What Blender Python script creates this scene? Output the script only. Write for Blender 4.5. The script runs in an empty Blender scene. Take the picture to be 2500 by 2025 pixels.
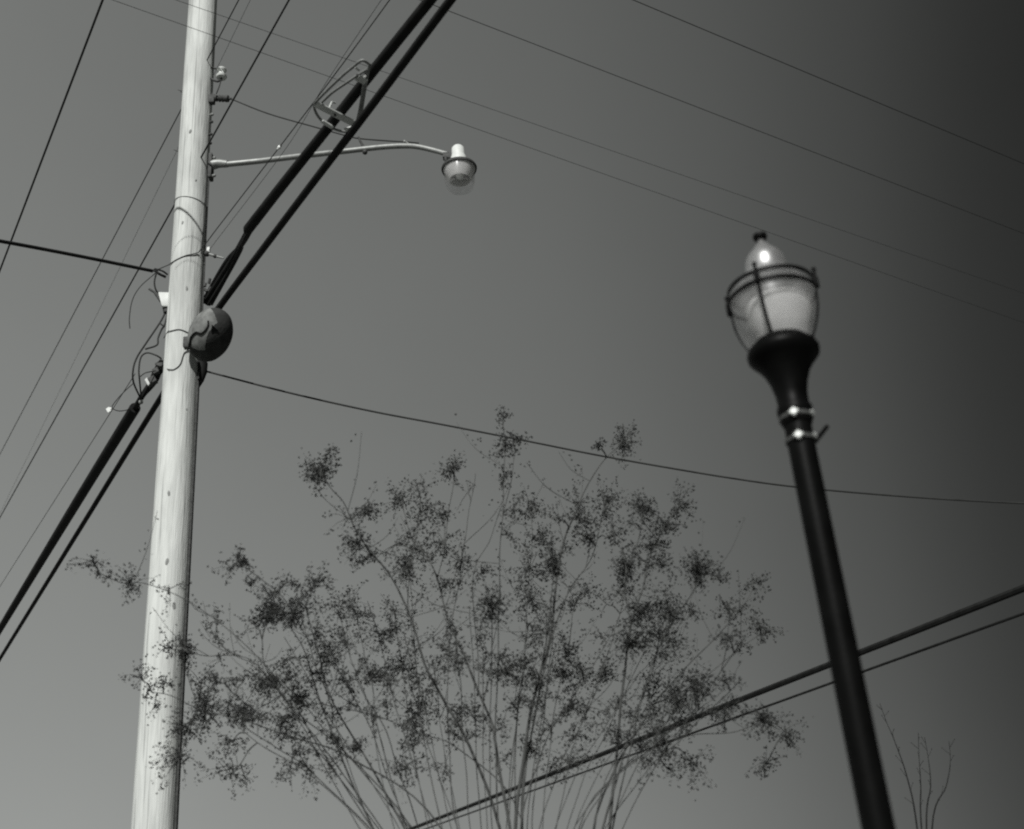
import bpy, math, random
from mathutils import Vector, Matrix, noise

random.seed(7)
sc = bpy.context.scene
R = math.radians

# ------------------------------------------------------------------ camera
FPX = 2800.0                       # focal length in pixels of the 2500 px wide picture
CAM = Vector((0, 0, 1.6))
PITCH, ROLL = R(25.69), R(4.63)
cf = Vector((0, math.cos(PITCH), math.sin(PITCH)))
r0 = Vector((1, 0, 0)); u0 = Vector((0, -math.sin(PITCH), math.cos(PITCH)))
cr = math.cos(ROLL) * r0 - math.sin(ROLL) * u0
cu = math.sin(ROLL) * r0 + math.cos(ROLL) * u0
cam_d = bpy.data.cameras.new('camera')
cam = bpy.data.objects.new('camera', cam_d); sc.collection.objects.link(cam)
M = Matrix((cr, cu, -cf)).transposed().to_4x4(); M.translation = CAM
cam.matrix_world = M
cam_d.sensor_width = 36; cam_d.lens = FPX / 2500 * 36
cam_d.clip_start = 0.05; cam_d.clip_end = 2000
cam_d.dof.use_dof = True; cam_d.dof.focus_distance = 12.0; cam_d.dof.aperture_fstop = 1.5
sc.camera = cam

# ------------------------------------------------------------------ sky and sun (monochrome film)
SUN_EL, SUN_AZ = R(39), R(191)     # azimuth clockwise from +Y; behind the camera, to its left
TINT = (0.968, 1.0, 0.962)
SKY_K = 1.34
w = bpy.data.worlds.new('World'); sc.world = w; w.use_nodes = True
nt = w.node_tree; nt.nodes.clear()
def N(t, tree=None, **kw):
    n = (tree or nt).nodes.new(t)
    for k, v in kw.items(): setattr(n, k, v)
    return n
sky = N('ShaderNodeTexSky', sky_type='NISHITA', sun_disc=False)
sky.sun_elevation = SUN_EL; sky.sun_rotation = SUN_AZ; sky.dust_density = 0.6; sky.ozone_density = 1.5
sep = N('ShaderNodeSeparateColor'); nt.links.new(sky.outputs[0], sep.inputs[0])
def math_n(op, a, b, tree=None):
    n = N('ShaderNodeMath', tree, operation=op)
    for i, v in enumerate((a, b)):
        if isinstance(v, (int, float)): n.inputs[i].default_value = v
        else: (tree or nt).links.new(v, n.inputs[i])
    return n.outputs[0]
lum = math_n('ADD', math_n('MULTIPLY', sep.outputs[0], 0.35), math_n('MULTIPLY', sep.outputs[1], 0.65))
tc = N('ShaderNodeTexCoord')
dt = N('ShaderNodeVectorMath', operation='DOT_PRODUCT')
nt.links.new(tc.outputs['Generated'], dt.inputs[0]); dt.inputs[1].default_value = (1.0, 0.0, 0.0)
mr = N('ShaderNodeValToRGB'); mr.color_ramp.interpolation = 'B_SPLINE'
stops = ((0.0, .74), (0.26, .72), (0.32, .67), (0.38, .59), (0.45, .53), (0.53, .44), (0.595, .31), (0.65, .19), (0.69, .10), (0.745, .05), (0.83, .035), (1.0, .03))
for k, (x_, v_) in enumerate(stops):
    e_ = mr.color_ramp.elements[0] if k == 0 else (mr.color_ramp.elements[-1] if k == len(stops) - 1 else mr.color_ramp.elements.new(x_))
    e_.position = x_; e_.color = (v_, v_, v_, 1)
hx = math_n('ADD', math_n('MULTIPLY', dt.outputs['Value'], 0.5), 0.5); nt.links.new(hx, mr.inputs[0])
val = math_n('MULTIPLY', math_n('MULTIPLY', math_n('POWER', lum, 0.32), math_n('MULTIPLY', mr.outputs[0], 2.0)), SKY_K)
hz_n = N('ShaderNodeTexNoise'); hz_n.inputs['Scale'].default_value = 2.6; hz_n.inputs['Detail'].default_value = 5   # thin uneven haze
nt.links.new(tc.outputs['Generated'], hz_n.inputs['Vector'])
val = math_n('MULTIPLY', val, math_n('ADD', math_n('MULTIPLY', hz_n.outputs['Fac'], 0.16), 0.92))
comb = N('ShaderNodeCombineColor')
for i in range(3): nt.links.new(math_n('MULTIPLY', val, TINT[i]), comb.inputs[i])
bg = N('ShaderNodeBackground'); bg.inputs['Strength'].default_value = 0.10
nt.links.new(comb.outputs[0], bg.inputs['Color'])
wo = N('ShaderNodeOutputWorld'); nt.links.new(bg.outputs[0], wo.inputs['Surface'])

sd = bpy.data.lights.new('sun', 'SUN'); sd.energy = 4.5; sd.angle = R(0.55); sd.color = (1.0, 0.995, 0.975)
so = bpy.data.objects.new('sun', sd); sc.collection.objects.link(so)
sun_dir = Vector((math.cos(SUN_EL) * math.sin(SUN_AZ), math.cos(SUN_EL) * math.cos(SUN_AZ), math.sin(SUN_EL)))
so.rotation_euler = sun_dir.to_track_quat('Z', 'Y').to_euler(); so.location = (0, 0, 30)

sc.view_settings.view_transform = 'Standard'; sc.view_settings.look = 'None'
sc.view_settings.exposure = 0.0; sc.view_settings.gamma = 1.0
sc.render.engine = 'CYCLES'
sc.cycles.filter_width = 2.1
sc.cycles.max_bounces = 8; sc.cycles.transparent_max_bounces = 16
sc.cycles.use_denoising = False

# ------------------------------------------------------------------ helpers: measuring
def ray(px, py): return cf + cr * ((px - 1250) / FPX) + cu * ((1012.5 - py) / FPX)
def at_y(px, py, y):
    d = ray(px, py); return CAM + d * (y / d.y)
def at_h(px, py, h):
    d = ray(px, py); return CAM + d * ((h - CAM.z) / d.z)
def project(p):
    v = p - CAM; z = v.dot(cf); return 1250 + FPX * v.dot(cr) / z, 1012.5 - FPX * v.dot(cu) / z
def height_on(x, y, py):
    lo, hi = 0.0, 20.0
    for _ in range(50):
        m = (lo + hi) / 2
        if project(Vector((x, y, m)))[1] > py: lo = m
        else: hi = m
    return lo

# ------------------------------------------------------------------ helpers: meshes
class MB:
    def __init__(s): s.v = []; s.f = []
    def add(s, vs, fs):
        o = len(s.v); s.v += [tuple(v) for v in vs]; s.f += [tuple(i + o for i in f) for f in fs]
        return s
    def tube(s, pts, rad, seg=10, cap=True):
        pts = [Vector(p) for p in pts]; n = len(pts)
        rads = rad if isinstance(rad, (list, tuple)) else [rad] * n
        t0 = (pts[1] - pts[0]).normalized()
        a = t0.orthogonal().normalized(); vs = []; prev = t0
        for i, p in enumerate(pts):
            t = (pts[min(i + 1, n - 1)] - pts[max(i - 1, 0)]).normalized()
            q = prev.rotation_difference(t); a = (q @ a).normalized(); prev = t
            b = t.cross(a)
            for k in range(seg):
                an = 2 * math.pi * k / seg
                vs.append(p + (a * math.cos(an) + b * math.sin(an)) * rads[i])
        fs = [(i * seg + k, i * seg + (k + 1) % seg, (i + 1) * seg + (k + 1) % seg, (i + 1) * seg + k)
              for i in range(n - 1) for k in range(seg)]
        if cap: fs += [tuple(reversed(range(seg))), tuple(range((n - 1) * seg, n * seg))]
        return s.add(vs, fs)
    def lathe(s, prof, seg=48, o=(0, 0, 0), closed=False):
        o = Vector(o); vs = []
        for r, z in prof:
            for k in range(seg):
                a = 2 * math.pi * k / seg; vs.append(o + Vector((r * math.cos(a), r * math.sin(a), z)))
        n = len(prof)
        fs = [(i * seg + k, i * seg + (k + 1) % seg, (i + 1) * seg + (k + 1) % seg, (i + 1) * seg + k)
              for i in range(n - 1) for k in range(seg)]
        if closed: fs += [((n - 1) * seg + k, (n - 1) * seg + (k + 1) % seg, (k + 1) % seg, k) for k in range(seg)]
        return s.add(vs, fs)
    def box(s, c, ax, ay, az):                       # centre and three half-axis vectors, bevelled
        c = Vector(c); ax, ay, az = Vector(ax), Vector(ay), Vector(az)
        vs = []; e = 0.88
        for sz, k in ((-1, e), (-e, 1), (e, 1), (1, e)):
            for sx, sy in ((-1, -1), (1, -1), (1, 1), (-1, 1)):
                vs.append(c + ax * sx * k + ay * sy * k + az * sz)
        fs = [(3, 2, 1, 0), (12, 13, 14, 15)]
        for i in range(3):
            for k in range(4): fs.append((i * 4 + k, i * 4 + (k + 1) % 4, i * 4 + 4 + (k + 1) % 4, i * 4 + 4 + k))
        return s.add(vs, fs)
    def ball(s, c, r, seg=14, rings=9, sc3=(1, 1, 1)):
        c = Vector(c); prof = [(max(1e-4, math.sin(math.pi * i / rings)) * r, -math.cos(math.pi * i / rings) * r) for i in range(rings + 1)]
        o = len(s.v); s.lathe(prof, seg)
        for i in range(o, len(s.v)):
            v = s.v[i]; s.v[i] = (v[0] * sc3[0] + c.x, v[1] * sc3[1] + c.y, v[2] * sc3[2] + c.z)
        return s
    def build(s, name, mat, parent=None, smooth=True):
        me = bpy.data.meshes.new(name)
        base = Vector((0, 0, 0)) if parent is None else Vector(parent['_o']) if '_o' in parent else Vector((0, 0, 0))
        me.from_pydata([tuple(Vector(v) - base) for v in s.v], [], s.f); me.update()
        if smooth:
            me.polygons.foreach_set('use_smooth', [True] * len(me.polygons))
            try: me.set_sharp_from_angle(angle=R(40))
            except Exception: pass
        me.materials.append(mat)
        ob = bpy.data.objects.new(name, me); sc.collection.objects.link(ob)
        if parent is not None:
            ob.parent = parent
            if '_o' in parent: ob['_o'] = parent['_o']
        return ob

EMPTIES = []
def thing(name, label, cat, loc=(0, 0, 0), group=None):
    o = bpy.data.objects.new(name, None); sc.collection.objects.link(o)
    o.empty_display_size = 0.2; o.location = loc; o['_o'] = tuple(loc)
    return tag(o, label, cat, group)
def tag(o, label, cat, group=None, kind=None):
    o['label'] = label; o['category'] = cat
    if group: o['group'] = group
    if kind: o['kind'] = kind
    return o

def spline(pts, n=8):
    pts = [Vector(p) for p in pts]
    if len(pts) < 3: return [pts[0].lerp(pts[-1], i / n) for i in range(n + 1)]
    P = [pts[0] * 2 - pts[1]] + pts + [pts[-1] * 2 - pts[-2]]; out = []
    for i in range(1, len(P) - 2):
        a, b, c, d = P[i - 1:i + 3]
        for k in range(n):
            t = k / n
            out.append(0.5 * ((2 * b) + (c - a) * t + (2 * a - 5 * b + 4 * c - d) * t * t + (3 * b - a - 3 * c + d) * t ** 3))
    return out + [pts[-1]]
def sag(a, b, s, n=40):
    return [a.lerp(b, i / n) - Vector((0, 0, s * 4 * (i / n) * (1 - i / n))) for i in range(n + 1)]

# ------------------------------------------------------------------ materials (grey scale only)
def g3(v): return (v * TINT[0], v * TINT[1], v * TINT[2], 1)
def mat(name, v, rough=0.6, spec=0.5, metal=0.0, var=0.25, scale=20, stretch=(1, 1, 1), bump=0.0, bscale=60):
    m = bpy.data.materials.new(name); m.use_nodes = True; t = m.node_tree; b = t.nodes['Principled BSDF']
    b.inputs['Roughness'].default_value = rough; b.inputs['Metallic'].default_value = metal
    b.inputs['Specular IOR Level'].default_value = spec
    co = N('ShaderNodeTexCoord', t); mp = N('ShaderNodeMapping', t); mp.inputs['Scale'].default_value = stretch
    t.links.new(co.outputs['Object'], mp.inputs['Vector'])
    nz = N('ShaderNodeTexNoise', t); nz.inputs['Scale'].default_value = scale; nz.inputs['Detail'].default_value = 6
    t.links.new(mp.outputs[0], nz.inputs['Vector'])
    rp = N('ShaderNodeValToRGB', t); rp.color_ramp.elements[0].position = 0.3; rp.color_ramp.elements[1].position = 0.7
    rp.color_ramp.elements[0].color = g3(v * (1 - var)); rp.color_ramp.elements[1].color = g3(v * (1 + var))
    t.links.new(nz.outputs['Fac'], rp.inputs[0]); t.links.new(rp.outputs[0], b.inputs['Base Color'])
    if bump:
        n2 = N('ShaderNodeTexNoise', t); n2.inputs['Scale'].default_value = bscale; n2.inputs['Detail'].default_value = 4
        t.links.new(mp.outputs[0], n2.inputs['Vector'])
        bp = N('ShaderNodeBump', t); bp.inputs['Strength'].default_value = bump; bp.inputs['Distance'].default_value = 0.01
        t.links.new(n2.outputs['Fac'], bp.inputs['Height']); t.links.new(bp.outputs[0], b.inputs['Normal'])
    return m

def wood_mat():
    m = mat('weathered_pole_wood', 0.58, 0.85, 0.2, var=0.10, scale=5.0, stretch=(9, 9, 0.6), bump=0.5, bscale=9)
    t = m.node_tree; b = t.nodes['Principled BSDF']
    ramp = b.inputs['Base Color'].links[0].from_node
    co = N('ShaderNodeTexCoord', t)
    mp = N('ShaderNodeMapping', t); mp.inputs['Scale'].default_value = (26, 26, 0.55)
    t.links.new(co.outputs['Object'], mp.inputs['Vector'])
    nz = N('ShaderNodeTexNoise', t); nz.inputs['Scale'].default_value = 1.6; nz.inputs['Detail'].default_value = 3
    t.links.new(mp.outputs[0], nz.inputs['Vector'])
    cr_ = N('ShaderNodeValToRGB', t)                                  # drying checks: thin dark lines
    for e, (p, c) in zip(cr_.color_ramp.elements, ((0.34, 0.62), (0.42, 1.0))): e.position = p; e.color = (c, c, c, 1)
    t.links.new(nz.outputs['Fac'], cr_.inputs[0])
    mp2 = N('ShaderNodeMapping', t); mp2.inputs['Scale'].default_value = (5, 5, 1.1)
    t.links.new(co.outputs['Object'], mp2.inputs['Vector'])
    n2 = N('ShaderNodeTexNoise', t); n2.inputs['Scale'].default_value = 1.0; n2.inputs['Detail'].default_value = 5
    t.links.new(mp2.outputs[0], n2.inputs['Vector'])
    st = N('ShaderNodeValToRGB', t)                                   # weather stains
    for e, (p, c) in zip(st.color_ramp.elements, ((0.34, 0.74), (0.55, 1.0))): e.position = p; e.color = (c, c, c, 1)
    t.links.new(n2.outputs['Fac'], st.inputs[0])
    def mul(a, bb):
        x = N('ShaderNodeMix', t, data_type='RGBA', blend_type='MULTIPLY'); x.inputs[0].default_value = 1
        t.links.new(a, x.inputs[6]); t.links.new(bb, x.inputs[7]); return x.outputs[2]
    t.links.new(mul(mul(ramp.outputs[0], cr_.outputs[0]), st.outputs[0]), b.inputs['Base Color'])
    return m

def clear_mat(name, transp, trans_v, gloss, rough):
    """weathered clear acrylic: part see-through, part light-scattering, with a gloss coat"""
    m = bpy.data.materials.new(name); m.use_nodes = True; t = m.node_tree; t.nodes.clear()
    out = N('ShaderNodeOutputMaterial', t); tr = N('ShaderNodeBsdfTransparent', t); tr.inputs[0].default_value = (.97, .97, .97, 1)
    tl = N('ShaderNodeBsdfTranslucent', t); tl.inputs[0].default_value = (trans_v, trans_v, trans_v * .99, 1)
    df = N('ShaderNodeBsdfDiffuse', t); df.inputs[0].default_value = (trans_v, trans_v, trans_v * .99, 1)
    gl = N('ShaderNodeBsdfGlossy', t); gl.inputs['Roughness'].default_value = rough; gl.inputs[0].default_value = (.95, .95, .95, 1)
    co = N('ShaderNodeTexCoord', t); nz = N('ShaderNodeTexNoise', t); nz.inputs['Scale'].default_value = 14; nz.inputs['Detail'].default_value = 5
    t.links.new(co.outputs['Object'], nz.inputs['Vector'])
    m0 = N('ShaderNodeMixShader', t); m0.inputs[0].default_value = 0.5
    t.links.new(tl.outputs[0], m0.inputs[1]); t.links.new(df.outputs[0], m0.inputs[2])
    m1 = N('ShaderNodeMixShader', t)
    fac = math_n('MULTIPLY_ADD', nz.outputs['Fac'], 0.3, t); fac.node.inputs[2].default_value = 1 - transp - 0.15
    t.links.new(fac, m1.inputs[0]); t.links.new(tr.outputs[0], m1.inputs[1]); t.links.new(m0.outputs[0], m1.inputs[2])
    m2 = N('ShaderNodeMixShader', t); m2.inputs[0].default_value = gloss
    t.links.new(m1.outputs[0], m2.inputs[1]); t.links.new(gl.outputs[0], m2.inputs[2])
    t.links.new(m2.outputs[0], out.inputs['Surface'])
    return m

def leaf_mat(name, v):
    m = mat(name, v, 0.6, 0.25, var=0.35, scale=9)
    t = m.node_tree; b = t.nodes['Principled BSDF']; out = t.nodes['Material Output']
    tl = N('ShaderNodeBsdfTranslucent', t); tl.inputs[0].default_value = g3(v * 0.9)
    mx = N('ShaderNodeMixShader', t); mx.inputs[0].default_value = 0.25
    t.links.new(b.outputs[0], mx.inputs[1]); t.links.new(tl.outputs[0], mx.inputs[2]); t.links.new(mx.outputs[0], out.inputs[0])
    return m

WOOD = wood_mat()
KNOT = mat('dark_knot_wood', 0.24, 0.9, 0.2, var=0.3, scale=60)
CABLE = mat('black_cable_jacket', 0.012, 0.75, 0.15, var=0.4, scale=8)
WIRE = mat('dull_dark_wire', 0.030, 0.7, 0.2, var=0.3, scale=6)
THINW = mat('tarnished_conductor', 0.020, 0.7, 0.2, var=0.3, scale=6)
GALV = mat('galvanised_steel', 0.26, 0.5, 0.5, metal=0.35, var=0.18, scale=30, bump=0.1)
DARKST = mat('rusty_dark_steel', 0.05, 0.7, 0.3, var=0.4, scale=40, bump=0.2)
ALU = mat('pale_aluminium', 0.55, 0.45, 0.5, metal=0.3, var=0.12, scale=25)
PAINT = mat('light_grey_paint', 0.62, 0.5, 0.4, var=0.08, scale=25)
PORC = mat('white_porcelain', 0.68, 0.2, 0.5, var=0.05, scale=20)
PLASTIC = mat('pale_plastic', 0.55, 0.5, 0.4, var=0.06, scale=20)
BLACK = mat('black_post_paint', 0.003, 0.45, 0.07, var=0.3, scale=12, bump=0.06, bscale=80)
FRAME = mat('dull_galvanised_frame', 0.20, 0.55, 0.4, metal=0.2, var=0.2, scale=30)
BANDM = mat('dull_steel_band', 0.06, 0.5, 0.3, var=0.3, scale=40)
GLINT = mat('buckle_glint', 0.50, 0.40, 0.5, metal=0.3, var=0.08, scale=60)  # pale buckle colour carries the painted sun glints
SHELL = mat('dull_grey_shell', 0.032, 0.8, 0.2, var=0.35, scale=14, bump=0.3, bscale=40)
BARK = mat('smooth_grey_bark', 0.06, 0.8, 0.2, var=0.3, scale=12, stretch=(3, 3, 1), bump=0.3)
LEAF = leaf_mat('dull_leaf', 0.045)
SEED = mat('dry_seed_capsule', 0.036, 0.8, 0.15, var=0.4, scale=30)
TWIG = mat('bare_twig_bark', 0.015, 0.85, 0.2, var=0.3, scale=30)
GLOBE = clear_mat('prismatic_globe', 0.87, 0.6, 0.03, 0.25)
DOME = clear_mat('clear_roof_dome', 0.74, 0.55, 0.36, 0.32)
INNER = clear_mat('inner_refractor', 0.10, 0.92, 0.03, 0.3)
SKIRT = clear_mat('clear_lamp_skirt', 0.93, 0.5, 0.03, 0.15)
REFL = clear_mat('opal_reflector', 0.08, 0.9, 0.03, 0.3)
GROUND = mat('ground_asphalt_grass', 0.11, 0.95, 0.2, var=0.4, scale=0.8, bump=0.3, bscale=4)

# ------------------------------------------------------------------ ground
gb = MB(); n = 96
gb.add([(0, 0, 0)], [])
rr = [3, 8, 20, 60, 200, 700, 1500]
for r in rr:
    for k in range(n):
        a = 2 * math.pi * k / n; gb.v.append((r * math.cos(a), r * math.sin(a) + 6, 0))
for k in range(n): gb.f.append((0, 1 + k, 1 + (k + 1) % n))
for i in range(len(rr) - 1):
    for k in range(n):
        a, b = 1 + i * n + k, 1 + i * n + (k + 1) % n; gb.f.append((a, a + n, b + n, b))
gb.v[0] = (0, 6, 0)
ground = gb.build('ground', GROUND); ground['kind'] = 'structure'

# ------------------------------------------------------------------ utility pole
PY = 9.3
pc = at_y(436, 1012, PY); PX = pc.x
def pole_r(h): return 0.176 - 0.0022 * h
H_TOP = 13.2
pole = thing('utility_pole', 'tall pale weathered wooden utility pole at the left', 'utility pole', (PX, PY, 0))
mb = MB(); seg = 56; rings = 120
for i in range(rings + 1):
    h = H_TOP * i / rings
    for k in range(seg):
        a = 2 * math.pi * k / seg
        q = noise.noise(Vector((math.cos(a) * 1.6, math.sin(a) * 1.6, h * 0.7))) * 0.004 + noise.noise(Vector((math.cos(a) * 9, math.sin(a) * 9, h * 0.4))) * 0.0022
        r = pole_r(h) + q + (0.01 * math.exp(-h * 3))
        mb.v.append((PX + r * math.cos(a), PY + r * math.sin(a), h))
for i in range(rings):
    for k in range(seg): mb.f.append((i * seg + k, i * seg + (k + 1) % seg, (i + 1) * seg + (k + 1) % seg, (i + 1) * seg + k))
mb.f.append(tuple(rings * seg + k for k in range(seg)))
mb.build('shaft', WOOD, pole)

def on_pole(px, py, off=0.004):
    d = ray(px, py); h = CAM.z + d.z * (PY / d.y); r = pole_r(h) + off
    ox, oy = CAM.x - PX, CAM.y - PY
    A = d.x ** 2 + d.y ** 2; B = 2 * (ox * d.x + oy * d.y); C = ox * ox + oy * oy - r * r
    D = B * B - 4 * A * C
    if D < 0: return CAM + d * (-B / (2 * A))
    return CAM + d * ((-B - math.sqrt(D)) / (2 * A))
def pole_dir(px, py):
    p = on_pole(px, py); return Vector((p.x - PX, p.y - PY, 0)).normalized()

for px, py, s in ((465, 322, .9), (478, 441, .5), (446, 545, .7), (456, 705, .6), (455, 1000, .45), (412, 1205, .6), (408, 1372, .8), (398, 1760, .5), (424, 1480, 1.0)):
    p = on_pole(px, py, -0.002); nn = pole_dir(px, py); sd_ = Vector((0, 0, 1)).cross(nn)
    k = MB(); vs = [p + nn * 0.006]; m_ = 12
    for ring_, (f_, d_) in enumerate(((0.55, 0.006), (1.0, 0.001))):
        for j in range(m_):
            a = 2 * math.pi * j / m_; w_ = 1 + 0.12 * math.sin(a * 2 + px) + 0.08 * math.sin(a * 5 + py)
            vs.append(p + sd_ * math.cos(a) * 0.020 * s * f_ * w_ + Vector((0, 0, 1)) * math.sin(a) * 0.042 * s * f_ * w_ + nn * d_)
    fs = [(0, 1 + j, 1 + (j + 1) % m_) for j in range(m_)] + [(1 + j, 1 + m_ + j, 1 + m_ + (j + 1) % m_, 1 + (j + 1) % m_) for j in range(m_)]
    k.add(vs, fs).build('knot', KNOT, pole)
# ground wire and its moulding down the shaded side
side = math.atan2(-0.28, 0.96)
for da, rr_, r_, top in ((0.10, 0.012, 0.011, 6.75), (0.32, 0.008, 0.008, 9.0)):
    a = side + da
    pts = [Vector((PX + (pole_r(h) + rr_) * math.cos(a + 0.02 * math.sin(h * 1.3)), PY + (pole_r(h) + rr_) * math.sin(a + 0.02 * math.sin(h * 1.3)), h)) for h in [top * i / 50 for i in range(51)]]
    MB().tube(pts, r_, 8).build('ground_wire', DARKST, pole)
# wire wrapped round the shaft
hb = on_pole(464, 480).z
pts = [Vector((PX + (pole_r(hb) + 0.004) * math.cos(a), PY + (pole_r(hb) + 0.004) * math.sin(a), hb - 0.03 * math.cos(a))) for a in [2 * math.pi * i / 48 for i in range(48)]]
MB().tube(pts + [pts[0]], 0.0032, 6, False).build('wire_band', WIRE, pole)
# splinters and staples on the left edge
for (x0, y0, x1, y1) in ((452, 224, 434, 220), (447, 228, 440, 224), (440, 372, 424, 366), (437, 372, 431, 368)):
    MB().tube([at_y(x0 + 4, y0 + 2, PY), at_y(x1, y1, PY)], [0.006, 0.003], 6).build('splinter', DARKST, pole)
# bolts down the right side above the lamp arm
for py in (282, 300, 330, 352):
    p = at_y(513 - (py - 282) * 0.06, py, PY - 0.03)
    MB().tube([p - Vector((0.03, 0, 0)), p + Vector((0.022, -0.01, 0))], 0.011, 8).ball(p + Vector((0.024, -0.01, 0)), 0.017, 8, 6).build('bolt', GALV if py == 282 else DARKST, pole)

def hug(pl, off):                                    # a path lying on the shaft, given by picture points
    return [on_pole(v.x, v.y, off) for v in spline([Vector((x, y, 0)) for x, y in pl], 6)]

# ------------------------------------------------------------------ dome shell on the pole
DC = at_y(514, 818, PY - 0.36)
dome = thing('dome_cover', 'dark rounded shell with a triangular hole fixed to the pole', 'cover', DC)
ax1 = (cr * 0.38 + cu * 0.925).normalized(); fdir = (CAM - DC).normalized(); ax2 = ax1.cross(fdir).normalized()
mb = MB(); U_, V_ = 48, 30; vs = []
for i in range(V_ + 1):
    th = math.pi * i / V_
    for k in range(U_):
        ph = 2 * math.pi * k / U_
        x, y, z = math.sin(th) * math.cos(ph), math.sin(th) * math.sin(ph), math.cos(th)
        f = 1 + 0.015 * noise.noise(Vector((x, y, z)) * 1.8) + 0.006 * abs(math.sin(ph * 5)) * math.sin(th)
        vs.append(DC + (ax2 * x * 0.190 + fdir * y * 0.175 + ax1 * z * 0.252) * f)
tri = [(0.17, 0.14), (0.50, -0.09), (0.22, -0.20)]
def inside(p, t):
    s_ = [(t[(i + 1) % 3][0] - t[i][0]) * (p[1] - t[i][1]) - (t[(i + 1) % 3][1] - t[i][1]) * (p[0] - t[i][0]) for i in range(3)]
    return all(v <= 0 for v in s_) or all(v >= 0 for v in s_)
fs = []
for i in range(V_):
    for k in range(U_):
        f = (i * U_ + k, i * U_ + (k + 1) % U_, (i + 1) * U_ + (k + 1) % U_, (i + 1) * U_ + k)
        c = sum((vs[j] for j in f), Vector()) / 4 - DC
        fs.append(f)
mb.add(vs, fs); shell = mb.build('shell', SHELL, dome)
def shell_point(th, ph, k=1.0):
    x, y, z = math.sin(th) * math.cos(ph), math.sin(th) * math.sin(ph), math.cos(th)
    f = 1 + 0.015 * noise.noise(Vector((x, y, z)) * 1.8) + 0.006 * abs(math.sin(ph * 5)) * math.sin(th)
    return DC + (ax2 * x * 0.190 + fdir * y * 0.175 + ax1 * z * 0.252) * f * k
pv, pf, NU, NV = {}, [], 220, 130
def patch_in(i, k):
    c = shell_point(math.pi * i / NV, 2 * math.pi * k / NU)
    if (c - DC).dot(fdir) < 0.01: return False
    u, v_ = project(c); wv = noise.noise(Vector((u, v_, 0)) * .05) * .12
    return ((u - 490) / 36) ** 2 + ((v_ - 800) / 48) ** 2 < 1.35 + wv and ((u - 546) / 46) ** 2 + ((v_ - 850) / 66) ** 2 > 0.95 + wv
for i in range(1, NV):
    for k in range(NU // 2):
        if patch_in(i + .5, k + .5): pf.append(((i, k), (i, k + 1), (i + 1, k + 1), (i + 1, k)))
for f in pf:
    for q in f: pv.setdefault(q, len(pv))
PALE = mat('pale_patch', 0.16, 0.8, 0.2, var=0.35, scale=18)  # paler area over the upper left of the shell
MB().add([shell_point(math.pi * a / NV, 2 * math.pi * b / NU, 1.010) for a, b in pv], [tuple(pv[q] for q in f) for f in pf]).build('pale_panel', PALE, dome)
# the triangular opening: shell left uncut, the hole's inner shade painted as a black block
tp = []
for (a, b) in ((517, 793), (533, 808), (516, 812)):
    d = ray(a, b); d.normalize(); best = None
    oc = CAM - DC
    L = Vector((oc.dot(ax2) / .196, oc.dot(fdir) / .181, oc.dot(ax1) / .259)); Dd = Vector((d.dot(ax2) / .196, d.dot(fdir) / .181, d.dot(ax1) / .259))
    A = Dd.dot(Dd); B = 2 * L.dot(Dd); C = L.dot(L) - 1; disc = max(0, B * B - 4 * A * C)
    tp.append(CAM + d * ((-B - math.sqrt(disc)) / (2 * A)))
cen = sum(tp, Vector()) / 3; nrm = (cen - DC).normalized()
VOID = mat('opening_shade_black', 0.004, 0.95, 0.0, var=0.2)
MB().add([p + nrm * 0.004 for p in tp] + [p - nrm * 0.03 for p in tp], [(0, 1, 2), (5, 4, 3), (0, 3, 4, 1), (1, 4, 5, 2), (2, 5, 3, 0)]).build('opening_shade', VOID, dome, False)
# mounting tongue below the shell and clamp at its left
tg = [(474, 868, .012), (486, 872, .05), (492, 890, .058), (492, 910, .05), (489, 930, .032), (486, 946, .006)]
MB().tube([at_y(x, y, PY + 0.02) for x, y, r in tg], [r for x, y, r in tg], 14).build('mounting_tongue', CABLE, dome)
MB().box(at_y(457, 838, PY - 0.24), (0.03, 0, 0), (0, 0.03, 0), (0, 0, 0.055)).build('clamp', DARKST, dome)
def shell_hit(px, py, k):
    d = ray(px, py).normalized(); oc = CAM - DC; e = (.190 * k, .175 * k, .252 * k)
    L = Vector((oc.dot(ax2) / e[0], oc.dot(fdir) / e[1], oc.dot(ax1) / e[2])); Dd = Vector((d.dot(ax2) / e[0], d.dot(fdir) / e[1], d.dot(ax1) / e[2]))
    A = Dd.dot(Dd); B = 2 * L.dot(Dd); C = L.dot(L) - 1
    return CAM + d * ((-B - math.sqrt(max(0, B * B - 4 * A * C))) / (2 * A))
lead = [at_y(458, 856, PY - .26)] + [shell_hit(v.x, v.y, 1.04) for v in spline([Vector((x, y, 0)) for x, y in ((463, 842), (466, 824), (478, 812), (490, 815), (500, 808), (508, 796), (508, 784))], 6)]
MB().tube(lead, 0.0085, 8).build('lead_cable', CABLE, dome)

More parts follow.
